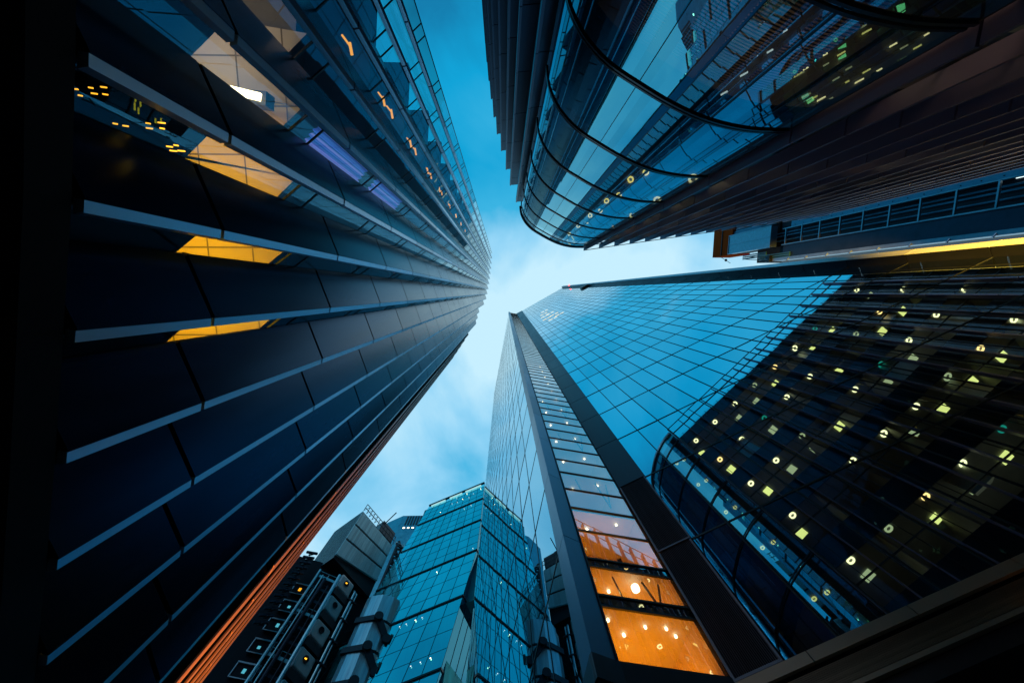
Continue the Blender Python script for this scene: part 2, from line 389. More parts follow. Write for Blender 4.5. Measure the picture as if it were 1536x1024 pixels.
# stair face between corner strip and the facetted edge
Lp = Vector((2.75, 8.96)); Dp = Vector(F1(0.72, DF)); Cp = Vector((2.11, 8.65)); Kp = Vector((1.95, 9.49)); Sp = Vector((-4.03, 40.4))
G_STAIR = glass('clear_stair_glass', (0.85, 0.95, 1.0), 0.46, (0.9, 0.9, 0.9), 0.012, 0.4, top=1.0)
tr = [7.94, 9.62, 10.02, 11.21, 11.58, 13.09, 14.61, 16.13, 17.75, 19.21]
while tr[-1] < 164: tr.append(tr[-1] + 1.52)
d2 = (Dp - Lp).normalized(); n2 = Vector((-d2.y, d2.x))
g = MB(); fr = MB()
for i in range(len(tr) - 1):
    a_, b_ = tr[i], tr[i+1]; e = 0.004 * (rnd() - .5)
    g.quad((Lp.x, Lp.y + e, a_), (Dp.x, Dp.y - e, a_), (Dp.x, Dp.y, b_), (Lp.x, Lp.y, b_))
    fr.plank(xy(Lp), xy(Dp), 0.06, a_ - 0.035, a_ + 0.035, -0.01)
fr.plank(xy(Lp + d2 * .0), xy(Lp + d2 * .04), 0.1, 7.9, 167)
stw = g.build('stair_window', G_STAIR, sc, 'narrow window strip lit orange')
fr.build('window_frame', M_FRAME, stw)
bm_ = MB()
bm_.plank(xy(Lp), xy(Dp), 0.05, 9.66, 9.98, .04); bm_.plank(xy(Lp), xy(Dp), 0.05, 11.25, 11.54, .04)
bm_.build('floor_band', M_STRIP, stw)
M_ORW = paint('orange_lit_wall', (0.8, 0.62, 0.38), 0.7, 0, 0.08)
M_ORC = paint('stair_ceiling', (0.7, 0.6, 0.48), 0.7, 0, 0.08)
iw = MB(); dd = 1.9
A0 = Lp + d2 * 0.05 + n2 * 0.1; B0 = Dp - d2 * 0.05 + n2 * 0.1; A1 = A0 + n2 * dd + d2 * .1; B1 = B0 + n2 * dd - d2 * .25
iw.wall(A1, B1, 7.6, 166); iw.wall(A0, A1, 7.6, 166); iw.wall(B1, B0, 7.6, 166)
iw.build('stair_wall', M_ORW, sc)
lands = [9.8, 11.4, 14.7, 17.9, 21.0, 24.0, 27.1, 30.1, 33.1, 36.2, 39.2, 42.3, 45.3, 48.3, 51.4, 54.4, 60, 66, 72, 80, 90, 100, 115, 130, 150]
for i, z in enumerate(lands):
    m = MB(); w0 = 0.0 if z < 12 else 0.0
    m.prism([xy(A0), xy(B0), xy(B1), xy(A1)], z - 0.12, z + 0.14)
    la = m.build('stair_landing', M_ORC, sc)
    lo_z = lands[i-1] if i else 7.9
    if i < 14:
        m = MB(); p = A0.lerp(B0, .30) + n2 * .7; q = A0.lerp(B0, .72) + n2 * .3
        m.tube((p.x, p.y, z - .16), (p.x, p.y, z - .22), .05, 8)
        if i != 1: m.tube((q.x, q.y, z - .16), (q.x, q.y, z - .22), .045, 8)
        if i == 0:
            for fx, fy in ((.10, .3), (.5, .35), (.84, .5)):
                c_ = A0.lerp(B0, fx) + n2 * fy; m.tube((c_.x, c_.y, z - .16), (c_.x, c_.y, z - .22), .045, 8)
        m.build('downlight', M_TUBE, la)
        if i in (1, 3, 5, 7):
            m = MB(); p = A0.lerp(B0, .66) + n2 * .18; q = A0.lerp(B0, .74) + n2 * .18; r_ = A0.lerp(B0, .86) + n2 * .18
            m.beam((p.x, p.y, z - .2), (q.x, q.y, z - 1.3 if i == 1 else z - 2.3), .05); m.beam((q.x, q.y, z - 1.3 if i == 1 else z - 2.3), (r_.x, r_.y, z - .2), .05)
            p = A0.lerp(B0, .3) + n2 * .15; m.beam((p.x, p.y, z - .2), (p.x + .1, p.y, z - 1.3), .04)
            m.build('stair_brace', M_FRAME, la)
            if i == 1:
                m = MB(); p = A0.lerp(B0, .56) + n2 * .25; m.ring((p.x, p.y, z - .5), .13, .125, (0, 0, 1), 16, .14); m.build('pendant_lamp', M_TUBE, la)
        ld = bpy.data.lights.new('stair_light', 'AREA'); ld.shape = 'RECTANGLE'; ld.size = 2.2; ld.size_y = 1.4
        ld.energy = (64, 44, 56, 12)[i] if i < 4 else (46 if i < 4 else 10); ld.color = (1.0, 0.33, 0.008) if i < 4 else (.8, .8, 1)
        lo = bpy.data.objects.new('stair_light', ld); COL.objects.link(lo); lo.parent = la
        mid = (A0 + B0 + A1 + B1) / 4; L = ORG[sc]
        lo.location = (mid.x - L.x, mid.y - L.y, lo_z + .25 + ZC); lo.rotation_euler = (math.pi, 0, math.radians(11))
# facetted metal edge
M_EDGE = paint('blue_steel_edge', (0.10, 0.17, 0.26), 0.34, 0.7, 0.18, 0.4, 0.03, 6)
ed = MB(); zz = [6.9] + HK[1:36] + [167]
for a_, b_ in zip(zz[:-1], zz[1:]):
    ed.prism([xy(Lp + d2*.02), xy(Cp), xy(Kp), xy(Lp + Vector((-.2, .7)))], a_ + .015, b_ - .015)
ed.build('edge_column', M_EDGE, sc)
bs = MB(); bs.plank(xy(Cp + Vector((-.05, -.02))), xy(Lp + Vector((.02, -.03))), .14, 7.3, 7.9); bs.plank(xy(Lp + Vector((0, -.03))), xy(Dp + Vector((0, -.03))), .14, 7.3, 7.9)
bs.plank(xy(Cp), xy(Kp), .12, 7.3, 7.9)
bs.build('base_band', M_STRIP, sc)
# long face running away to the left edge, with diagonal-looking mullion grid
G_SIDE = glass('pale_side_glass', (0.30, 0.80, 1.0), 0.62, (0.2, 0.3, 0.35), 0.012, 0.2, top=1.0)
g = MB(); fr = MB()
dl = (Sp - Kp); LL = dl.length; dl.normalize(); nl = Vector((dl.y, -dl.x))
if nl.dot(-Kp) < 0: nl = -nl
def rl(u): return 167 + (147 - 167) * u / LL
us = [0]
while us[-1] < LL: us.append(min(LL, us[-1] + 2.25))
for i in range(len(us) - 1):
    for j in range(-1, 35):
        z0 = HK[j] if j >= 0 else 5.5; z1 = HK[j+1]
        if z0 > rl(us[i]): break
        a_ = Kp + dl * us[i]; b_ = Kp + dl * us[i+1]; e = 0.010 * (rnd() - .5); e2 = .010 * (rnd() - .5)
        g.quad((a_.x + nl.x*e, a_.y + nl.y*e, z0), (b_.x + nl.x*e2, b_.y + nl.y*e2, z0), (b_.x + nl.x*e, b_.y + nl.y*e, min(z1, rl(us[i+1]))), (a_.x + nl.x*e2, a_.y + nl.y*e2, min(z1, rl(us[i]))))
    a_ = Kp + dl * us[i]
    if i: fr.plank(xy(a_ - dl*.03), xy(a_ + dl*.03), .03, 5.5, rl(us[i]), 0)
for j in range(0, 34): 
    if HK[j] < 147: fr.plank(xy(Kp), xy(Sp), .03, HK[j] - .04, HK[j] + .04, 0)
sf = g.build('glass_facade', G_SIDE, sc, 'slim glass face seen almost edge-on'); fr.build('mullion_grid', M_FRAME, sf)
# interior mass and roof of the skyscraper
cm = MB()
pl_ = [F1(2.3, DF + 1.6), F1(27, DF + 1.2), F1(27, DF + 24), (25, 50), (Sp.x + 1.6, Sp.y + .6), (Kp.x + 1.6, Kp.y + 2.4)]
cm.prism(pl_, -ZC, 0, [165.5, 180, 176, 150, 145.5, 164])
cm.build('building_core', M_DARK, sc)
bw = MB(); bx = [F1(27.02, DF), F1(27.02, DF + 24.1), (25.1, 50.1), (Sp.x + .02, Sp.y + .05)]
for p, q, t0, t1 in zip(bx[:-1], bx[1:], (184, 176, 150), (176, 150, 147)):
    n = 9
    for i in range(n):
        for j in range(0, 38):
            u0, u1 = i / n, (i + 1) / n; a_ = (p[0] + (q[0]-p[0])*u0, p[1] + (q[1]-p[1])*u0); b_ = (p[0] + (q[0]-p[0])*u1, p[1] + (q[1]-p[1])*u1)
            if HK[j+1] < t0 + (t1 - t0) * u0: bw.wall(a_, b_, HK[j] + .06, HK[j+1] - .02)
bw.build('rear_facade', paint('teal_rear_cladding', (0.04, 0.26, 0.34), .25, .4, .2), sc)
# lit office strips seen through the wide face, high up
for i, (s0, zc) in enumerate([(5.6, 96), (5.9, 103), (6.4, 110), (6.5, 90), (7.6, 104), (7.9, 97), (7.4, 117), (8.6, 92)]):
    for s1, l_ in ((s0, 1.1), (s0 + 1.4, .9)):
        m = MB(); m.beam((*F1(s1, DF - .03), zc), (*F1(s1 + l_, DF - .03), zc), .05, .55); m.build('office_lamp', glow('far_white_lamp', (1, .97, .75), 1.0, False) if i + s1 == s0 else bpy.data.materials['far_white_lamp'], sc)

# ------------------------------------------------------------------ round-nosed building, top right
rb_ = thing('round_fronted_building', 'low dark building with a rounded glass nose and rows of stepped fins, top right', 'office building', (14, -16, 0))
HT = 40.0
ARC = [(1.7, -8.8), (1.82, -8.0), (2.25, -7.2), (2.95, -6.5), (3.85, -5.95), (4.9, -5.4), (6.0, -4.98), (7.2, -4.75), (8.35, -4.72)]
def smooth(pts, n):
    out = []
    for i in range(len(pts) - 1):
        p0 = pts[max(i-1, 0)]; p1 = pts[i]; p2 = pts[i+1]; p3 = pts[min(i+2, len(pts)-1)]
        for k in range(n):
            t = k / n
            out.append(tuple(0.5 * (2*p1[j] + (p2[j]-p0[j])*t + (2*p0[j]-5*p1[j]+4*p2[j]-p3[j])*t*t + (3*p1[j]-p0[j]-3*p2[j]+p3[j])*t**3) for j in range(2)))
    return out + [pts[-1]]
AR = smooth(ARC, 4)
CEI = [37.0 - 4.4 * j for j in range(8)]            # ceilings
G_NOSE = glass('dark_curved_glass', (0.07, 0.68, 0.86), 0.52, (0.45, 0.5, 0.5), 0.012, 0.5, top=1.0)
mid = Vector((8, -9))
def inset(p, d):
    # inwards normal of the nose at p
    c = Vector((7.5, -10.5)); v = (c - Vector(p)).normalized(); return (p[0] + v.x*d, p[1] + v.y*d)
lv = [2.0] + [c + .9 for c in reversed(CEI) if c + .9 < 39.5] + [HT]
g = MB()
for a_, b_ in zip(lv[:-1], lv[1:]):
    for i in range(len(AR) - 1): g.wall(AR[i], AR[i+1], a_, b_)
ng = g.build('curved_glass', G_NOSE, rb_)
vm = MB()
for i in range(0, len(AR), 4):
    a_ = AR[i]; c = inset(a_, .10); vm.plank(a_, c, .05, 2, HT)
vm.build('vertical_mullion', M_FRAME, ng)
M_RINGB = paint('black_ring_beam', (0.02, 0.028, 0.045), 0.3, 0.5)
for z in lv[1:-1]:
    m = MB()
    for zo, o in ((0, .05), (.17, .03)):
        for i in range(len(AR) - 1):
            a_ = inset(AR[i], -o); b_ = inset(AR[i+1], -o); c = inset(AR[i+1], .03); d = inset(AR[i], .03)
            m.prism([a_, b_, c, d], z - .045 + zo, z + .03 + zo)
    m.build('ring_beam', M_RINGB, rb_)
rim = MB()
for i in range(len(AR) - 1): rim.prism([inset(AR[i], -.12), inset(AR[i+1], -.12), inset(AR[i+1], .25), inset(AR[i], .25)], HT - .1, HT + .18)
rim.build('roof_rim', M_CAP, rb_)
# right-hand facade: fins every 1.64 m
Rdir = Vector((math.cos(math.radians(-8.2)), math.sin(math.radians(-8.2)))); Rin = Vector((Rdir.y, -Rdir.x))
if Rin.y > 0: Rin = -Rin
R0 = Vector((8.45, -4.45))
M_FINR = paint('purple_grey_fin', (0.22, 0.19, 0.31), 0.5, 0.35, 0.2, 0.4, 0.03, 5)
NB = 16
for i in range(NB):
    p = R0 + Rdir * (1.64 * i); q = p + Rin * .38
    m = MB(); zs = [2.2] + [c + .9 for c in reversed(CEI) if 2.2 < c + .9 < 39] + [HT + .35]; p = p - Rin * .10
    for a_, b_ in zip(zs[:-1], zs[1:]): m.plank(xy(p + Rdir * .0), xy(q + Rdir * .10), .08, a_ + .03, b_ - .03)
    m.build('cladding_fin', M_FINR, rb_)
g = MB(); fr = MB(); sp = MB()
G_R = glass('bay_window_glass', (0.12, 0.27, 0.42), 0.04, (0.9, 0.9, 0.88), 0.01, 0.5, top=1.0)
a0 = R0 + Rin * .46; a1 = a0 + Rdir * (1.64 * NB)
for z in lv[:-1]:
    zt = min(lv[lv.index(z) + 1], HT - 1.3)
    for i in range(NB):
        p = a0 + Rdir * 1.64 * i; q = p + Rdir * 1.64
        g.quad((p.x, p.y, z), (q.x, q.y, z), (q.x, q.y, zt), (p.x, p.y, zt))
rg = g.build('bay_glazing', G_R, rb_)
for z in lv[1:-1]: sp.plank(xy(a0 + Rin*.06), xy(a1 + Rin*.06), .06, z - 1.15, z + .55)
sp.build('spandrel_panel', M_STRIP, rb_)
for z in lv[:-1]: fr.plank(xy(a0), xy(a1), .08, z + 1.9, z + 1.97)
for i in range(NB): p = a0 + Rdir * (1.64 * i + .82); fr.plank(xy(p), xy(p + Rdir*.04), .06, 2, HT - 1.3)
fr.build('window_frame', M_FRAME, rg)
# left-hand facade fins
LP = [(1.25, -9.3), (0.62, -10.95), (0.2, -12.5), (-0.28, -14.3), (-0.7, -15.9), (-1.02, -17.5), (-1.28, -19.2), (-1.5, -20.9), (-1.68, -22.6), (-1.82, -24.3), (-1.95, -26.0), (-2.05, -27.7), (-2.15, -29.4)]
M_FINL = paint('dark_blue_fin', (0.02, 0.045, 0.085), 0.35, 0.9, 0.25, 0.5, 0.04, 5)
for i, (x, y) in enumerate(LP):
    m = MB(); zs = [2.2] + [c + .9 for c in reversed(CEI) if 2.2 < c + .9 < 39] + [HT + .3]
    for a_, b_ in zip(zs[:-1], zs[1:]):
        m.plank((x, y), (x + 1.25, y - .12), .08, a_ + .03, b_ - .03)
        m.prism([(x - .01, y + .08), (x + .10, y + .09), (x + .10, y - .3), (x - .01, y - .3)], a_ + .02, b_ - .02)
    m.build('cladding_fin', M_FINL, rb_)
m = MB(); m.wall((2.3, -9.3), (-1.0, -29.5), 2, HT - .3); m.build('side_wall', M_DARK, rb_)
# floors, inner core, roof
M_PART = paint('office_partition', (0.30, 0.30, 0.28), .8)
M_STEELP = paint('ceiling_duct_metal', (0.4, 0.42, 0.42), .4, .7)
for c in CEI:
    inn = [inset(p, .22) for p in AR[::2]]
    m = MB(); poly = inn + [xy(a0 + Rin*.15 + Rdir * .3), xy(a1 + Rin*.15), (37, -16), (14, -16), (2.6, -15)]
    m.prism(poly, c, c + .5); m.build('floor_slab', M_SLAB, rb_)
m = MB(); m.prism([(4.5, -12), (9.5, -10.2), (33, -14), (36, -28), (0.5, -29.5)], -ZC, HT - 1.6); m.build('building_core', M_DARK, rb_)
m = MB(); m.beam((R0.x, R0.y + .06, HT + .28), (R0.x + Rdir.x*1.64*NB, R0.y + Rdir.y*1.64*NB + .06, HT + .28), .07); m.build('parapet_rail', M_FRAME, rb_)
m = MB(); m.beam((R0.x, R0.y - .3, HT - .5), (R0.x + Rdir.x*1.64*NB, R0.y + Rdir.y*1.64*NB - .3, HT - .5), .06); m.build('parapet_rail', M_FRAME, rb_)
m = MB(); m.prism([(2.2, -9.2), (3.2, -7), (6, -5.6), (8.3, -5.2), (8.4, -7.4), xy(a1 + Rin*2.4), (37, -28), (0, -29.5)], HT - .35, HT - .05); m.build('roof', M_DARK, rb_)
# round lamps and square panel lamps on the office ceilings
for j, c in enumerate(CEI[:7]):
    xs = [9.6 + 2.72 * i for i in range(9)]
    for i, x in enumerate(xs):
        if (i * 7 + j * 3) % 11 == 5 or (j > 4 and i < 6): continue
        p = R0 + Rdir * (x - R0.x) + Rin * 1.0
        m = MB(); m.ring((p.x, p.y, c - .09), .24, .11, (0, 0, 1), 18, .05)
        m.build('ring_lamp', (M_RING, M_RING, M_SQD, M_RING, M_TEAL, M_RINGW, M_RING)[(i * 3 + j * 5) % 7], rb_)
    x = 9.2 + (j % 3) * .5
    while x < 33:
        p = R0 + Rdir * (x - R0.x) + Rin * 2.5
        r_ = rnd()
        if r_ > .30 and not (j > 4 and x < 19):
            m = MB(); w = .33; mt = M_SQ if r_ > .42 else (M_SQD if r_ > .26 else M_TEAL)
            for q in range(4): m.prism([(p.x - w, p.y - w + .17*q), (p.x + w, p.y - w + .17*q), (p.x + w, p.y - w + .14 + .17*q), (p.x - w, p.y - w + .14 + .17*q)], c - .09, c - .05)
            m.build('panel_lamp', mt, rb_)
        x += 2.35 + .35 * rnd()
    for i in range(1, 9):
        if (i + j) % 4 == 3: continue
        p = R0 + Rdir * (3.28 * i - .1) + Rin * .7; q = p + Rin * (3.2 + 1.5 * rnd())
        m = MB(); m.plank(xy(p), xy(q), .12, c - 3.6, c - .02); m.build('partition', M_PART, rb_)
    for x in (11.2, 16.4, 22.3, 27.6):
        if rnd() < .35: continue
        p = R0 + Rdir * (x - R0.x) + Rin * (.9 + rnd()); m = MB(); m.prism([(p.x, p.y), (p.x + .9 + rnd(), p.y - .12), (p.x + 1.0, p.y - .3), (p.x, p.y - .2)], c - 2.6 * rnd() - .6, c - .12); m.build('ceiling_duct', M_STEELP, rb_)
    # a soft office light per storey
    if j < 7:
        for xx in (12, 18, 25):
            p = R0 + Rdir * (xx - R0.x) + Rin * 2.2
            ld = bpy.data.lights.new('office_light', 'AREA'); ld.shape = 'RECTANGLE'; ld.size = 5; ld.size_y = 3; ld.energy = (9, 5, 12, 3, 8, 2, 2)[j] * (.5 + 1.1 * rnd()); ld.color = (1, .93, .62)
            lo = bpy.data.objects.new('office_light', ld); COL.objects.link(lo); lo.parent = rb_; L = ORG[rb_]
            lo.location = (p.x - L.x, p.y - L.y, c - 3 + ZC); lo.rotation_euler = (math.pi, 0, 0)
for j, c in enumerate(CEI[:5]):
    for dx, dy in ((0, 0), (.75, -.35)):
        m = MB(); m.ring((6.3 + dx, -5.55 + dy, c - .1), .16, .07, (0, 0, 1), 12, .05); m.build('ring_lamp', M_YRING, rb_)
# scattered strip lamps deep behind the nose
dash = [(9.58, -9.89), (10.48, -9.65), (9.99, -8.96), (9.38, -8.73), (9.07, -8.15), (8.55, -7.95), (8.36, -7.48), (11.07, -9.07), (11.19, -8.17), (10.97, -8.1), (11.38, -8.36),
        (11.53, -7.43), (11.87, -7.38), (12.13, -7.32), (12.47, -7.32), (11.12, -8.15), (12.11, -8.88), (12.18, -8.53), (12.72, -8.91), (12.81, -8.59), (13.07, -8.41), (13.77, -8.32),
        (14.26, -8.37), (12.62, -8.03), (13.07, -7.94), (13.53, -7.97), (13.45, -9.86), (13.6, -9.68), (14.68, -9.24), (15.1, -9.17), (15.62, -9.18), (15.91, -9.62)]
for i, (x, y) in enumerate(dash):
    if y < -9.9: continue
    k_ = 10.52 / 15.1
    m = MB(); l_ = .07 + .13 * rnd()
    m.beam((x*k_ - l_*.6, y*k_ + l_*.3, 10.52), (x*k_ + l_*.6, y*k_ - l_*.36, 10.52), .04, .03); m.build('strip_lamp', (M_SQ, M_RING, M_SQD)[i % 3] if i > 6 else M_WHITE, rb_)
# slatted blinds with warm light low in the nose
M_BLIND = paint('brown_blind', (0.30, 0.22, 0.16), 0.7)
for (i0, i1, z0, z1) in ((12, 15, 6.9, 10.5), (17, 19, 6.9, 10.4), (20, 23, 6.8, 10.4), (24, 27, 7.0, 10.3), (14, 17, 15.8, 17.6), (9, 12, 20.2, 22.5)):
    m = MB(); z = z0
    while z < z1:
        for i in range(i0, i1): 
            a_ = inset(AR[i], .3); b_ = inset(AR[i+1], .3); c = inset(AR[i+1], .34); d = inset(AR[i], .34); m.prism([a_, b_, c, d], z, z + .035)
        z += .09
    bo = m.build('window_blind', M_BLIND, rb_)
for (x, y, z, e) in ((5.4, -7.0, 7.6, 22), (8.0, -6.5, 7.4, 18), (4.2, -7.6, 16, 7), (3.6, -8, 20.5, 6), (5, -7.4, 25, 6), (4, -8, 29.5, 4)):
    ld = bpy.data.lights.new('office_light', 'AREA'); ld.size = 1.6; ld.energy = e; ld.color = (1, .66, .38)
    lo = bpy.data.objects.new('office_light', ld); COL.objects.link(lo); lo.parent = rb_; L = ORG[rb_]
    lo.location = (x - L.x, y - L.y, z + ZC); lo.rotation_euler = (math.pi * .75, 0, 0)

# ------------------------------------------------------------------ steel-framed service tower, far right
sv = thing('service_tower', 'dark steel-framed tower with glass lift car and orange roof block between two buildings, right', 'tower', (54, -9, 0))
X = 50.0
M_BLUES = paint('blue_painted_steel', (0.10, 0.36, 0.52), 0.45, 0.3, 0.15)
M_ORB = paint('orange_roof_cladding', (1.0, 0.10, 0.02), 0.7, 0.0, 0.1, spec=0)
M_STEEL = paint('grey_steel', (0.35, 0.42, 0.50), 0.35, 0.6)
m = MB(); m.prism([(X + 1.2, -13), (X + 1.2, -5.9), (X + 12, -5.9), (X + 12, -17), (X + 1.2, -17)], -ZC, 76); m.build('building_core', paint('service_core', (0.02, 0.025, 0.045), .6), sv)
m = MB(); m.prism([(X, -12.4), (X, -11.35), (X + 1.3, -11.35), (X + 1.3, -12.4)], -ZC, 66)
bc = m.build('blue_column', M_BLUES, sv)
m = MB()
for z in [30 + 1.8*i for i in range(20)]:
    for y in (-12.1, -11.6): m.ring((X - .03, y, z + (y > -12) * .9), .07, .065, (1, 0, 0), 8, .05)
m.build('rivet', M_FRAME, bc)
m = MB(); m.prism([(X + .4, -8.5), (X + .4, -6.2), (X + 1.3, -6.2), (X + 1.3, -8.5)], -ZC, 68); m.build('side_panel', paint('deep_blue_panel', (0.035, 0.05, 0.085), .4, .5), sv)
m = MB(); m.prism([(X, -6.25), (X, -5.75), (X + 1.3, -5.75), (X + 1.3, -6.25)], -ZC, 70)
m.build('guide_rail', M_STEEL, sv)
rg_ = [24 + 3.6 * i for i in range(13)]
for y in (-11.3, -8.5):
    m = MB(); m.beam((X + .1, y, 5), (X + .1, y, 68), .16); m.build('frame_post', M_STEEL, sv)
for z in rg_:
    m = MB(); m.beam((X + .1, -11.3, z), (X + .1, -8.5, z), .22, .16); m.build('frame_rung', M_STEEL, sv)
m = MB(); m.beam((X + .3, -8.5, 36), (X + .3, -6.2, 36), .15); m.build('frame_rung', M_STEEL, sv)
for z in range(30, 68, 4):
    m = MB(); m.beam((X + .05, -6.0, z), (X - .3, -5.55, z), .12); m.build('bracket', M_STEEL, sv)
# pipes inside the frame, a lit opening
m = MB()
for y in (-10.7, -10.2, -9.4): m.tube((X + .9, y, 5), (X + .9, y, 72), .12, 8)
m.build('pipe', M_BLUES, sv)
m = MB(); m.prism([(X + 1.1, -11.6), (X + 1.1, -11.3), (X + 1.18, -11.3), (X + 1.18, -11.6)], 36.6, 38); m.build('lit_opening', M_WHITE, sv)
# lift car
m = MB(); m.prism([(X - 1, -12.1), (X - 1, -8.3), (X + .2, -8.3), (X + .2, -12.1)], 69.5, 82.4)
lc = m.build('lift_car', paint('pale_blue_ribbed_cladding', (0.30, 0.46, 0.55), .35, .4, .2, 2.0), sv)
m = MB()
for y in (-12.12, -10.2, -8.28): m.beam((X - 1.03, y, 69.4), (X - 1.03, y, 82.5), .14)
for z in (69.5, 82.4): m.beam((X - 1.03, -12.1, z), (X - 1.03, -8.3, z), .14)
m.build('car_frame', M_STEEL, lc)
m = MB(); m.prism([(X - .2, -15.2), (X - .2, -8.2), (X + 4, -8.2), (X + 4, -15.2)], 82.7, 90)
ob = m.build('roof_block', M_ORB, sv, 'orange-red roof block')
m = MB(); m.beam((X - .25, -15, 86.4), (X - .25, -8.4, 86.4), .18); m.build('panel_joint', M_FRAME, ob)
m = MB(); m.prism([(X + 1, -14), (X + 1, -8.4), (X + 3, -8.4), (X + 3, -14)], 70, 84); m.build('lift_shaft', M_DARK, sv)
for y, z0, z1 in ((-7.6, 72, 79), (-13.4, 70, 82), (-7.0, 66, 74), (-12.9, 74, 84)):
    m = MB()
    for d in (0, .35, .7): m.tube((X + .2, y + d, z0), (X + .2, y + d, z1), .13, 8)
    m.build('pipe', M_BLUES, sv)
m = MB(); m.prism([(X - .4, -6.9), (X - .4, -5.6), (X + 2, -5.6), (X + 2, -6.9)], 70.2, 70.8)
for y in (-6.5, -6.0): m.beam((X, y, 70.8), (X + .1, y - .8, 78), .12)
m.build('roof_platform', M_FRAME, sv)
m = MB(); m.beam((X, -8.3, 87.5), (X, -6.4, 83), .07); m.ring((X, -7.2, 85), .28, .27, (1, 0, 0), 8, .3); m.build('hoist_cable', M_FRAME, sv)

# ------------------------------------------------------------------ blue folded glass building, bottom centre
bb = thing('glass_office_block', 'teal folded glass block with dark chevron floor bands, bottom centre', 'office block', (-14, 62, 0))
def ridge(h): return (-5.3 if h > 70 else -5.3 - (70 - h) * 0.135, 51.0)
HL = [95, 87.4, 78.6, 68.6, 57.3, 44.9, 33, 20, 8]
G_BLUE = glass('teal_block_glass', (0.26, 1.0, 1.0), 0.64, (0.5, .95, .95), 0.05, 0.12, top=.6)
ul = Vector((-.918, .396)); ur = Vector((.39, .92))
g = MB(); g2 = MB(); vm = MB(); bd = MB(); tl = MB()
for a_, b_ in zip(HL[1:], HL[:-1]):
    ra, rb2 = Vector(ridge(a_)), Vector(ridge(b_))
    la = ra + ul * (16.4 + (95 - a_) * .22); lb_ = rb2 + ul * (16.4 + (95 - b_) * .22)
    n = 9
    for i in range(n):
        e = .02 * (rnd() - .5)
        p0 = ra.lerp(la, i/n); p1 = ra.lerp(la, (i+1)/n); q0 = rb2.lerp(lb_, i/n); q1 = rb2.lerp(lb_, (i+1)/n)
        g.quad((p0.x, p0.y + e, a_), (p1.x, p1.y - e, a_), (q1.x, q1.y, b_), (q0.x, q0.y, b_))
        vm.beam((p0.x, p0.y - .03, a_), (q0.x, q0.y - .03, b_), .05)
    rr = ra + ur * 14; rs = rb2 + ur * 14
    for i in range(8):
        p0 = ra.lerp(rr, i/8); p1 = ra.lerp(rr, (i+1)/8); q0 = rb2.lerp(rs, i/8); q1 = rb2.lerp(rs, (i+1)/8)
        g2.quad((p1.x, p1.y, a_), (p0.x, p0.y, a_), (q0.x, q0.y, b_), (q1.x, q1.y, b_))
        vm.beam((p1.x + .03, p1.y, a_), (q1.x + .03, q1.y, b_), .06)
    # fine floor lines
    for k in range(1, 4):
        z = a_ + (b_ - a_) * k / 4; t_ = k / 4
        p = ra.lerp(rb2, t_); q = la.lerp(lb_, t_); tl.beam((p.x, p.y - .02, z), (q.x, q.y - .02, z), .03)
    bd.beam((ra.x, ra.y - .12, a_), (la.x, la.y - .12, a_), .15, .3); bd.beam((ra.x, ra.y - .12, a_), (ra.x + ur.x*14, ra.y + ur.y*14, a_), .15, .3)
g2.build('glass_facade', glass('teal_side_glass', (0.10, 0.62, 0.78), 0.34, (0.08, 0.45, 0.6), 0.05, 0.12, top=.7), bb, 'narrow right-hand glass face')
gb_ = g.build('glass_facade', G_BLUE, bb); vm.build('mullion', paint('teal_mullion', (0.02, 0.10, 0.14), .4), gb_)
tl.build('floor_line', bpy.data.materials['teal_mullion'], gb_)
bd.build('floor_band', M_FRAME, bb)
M_TIN = paint('teal_interior', (0.06, 0.72, 0.78), .8, 0, .4, .5, 0, 14)
m = MB(); m.prism([(-5.2, 51.6), (-21.5, 58.5), (-20, 78), (1, 80), (.3, 64.5)], 57, 94.6); m.prism([(-8.2, 51.6), (-28, 60), (-20, 78), (1, 80), (-2.4, 64.5)], -ZC, 56.9); m.build('building_core', M_TIN, bb)
m = MB(); m.beam((-5.3, 51, 95.1), (-5.3 + ul.x*16.4, 51 + ul.y*16.4, 95.1), .5, .35); m.build('parapet', M_RINGB, bb)
m = MB()
for t0, t1 in ((.06, .34), (.4, .62), (.7, .95)):
    m.beam((-5.3 + ul.x*16.4*t0, 50.8 + ul.y*16.4*t0, 94.2), (-5.3 + ul.x*16.4*t1, 50.8 + ul.y*16.4*t1, 94.2), .22, .35)
m.build('roof_lamp_strip', glow('soft_cyan_strip', (.5, .95, 1), .75, False), bb)
LZ = [(92.5, 1), (91.5, 3), (90.5, 4.2), (91, 6), (90.6, 7.5), (90.9, 9), (89, 12), (86, 5), (86.3, 3.2), (66.6, 8.1), (69.5, 1.1), (55.9, 7.1), (55.9, 8.3), (55.9, 10), (55.9, 11.2), (47.2, 2.4), (47.2, 4), (47.2, 5.5), (92.9, 5), (93, 8)]
for i, (z, t_) in enumerate(LZ):
    r0 = Vector(ridge(z)) + ul * t_
    m = MB(); m.ring((r0.x, r0.y - .12, z), .08, .075, (0, -1, .3), 8, .05); m.build('office_lamp', M_WHITE if i % 3 else M_TUBE, bb)

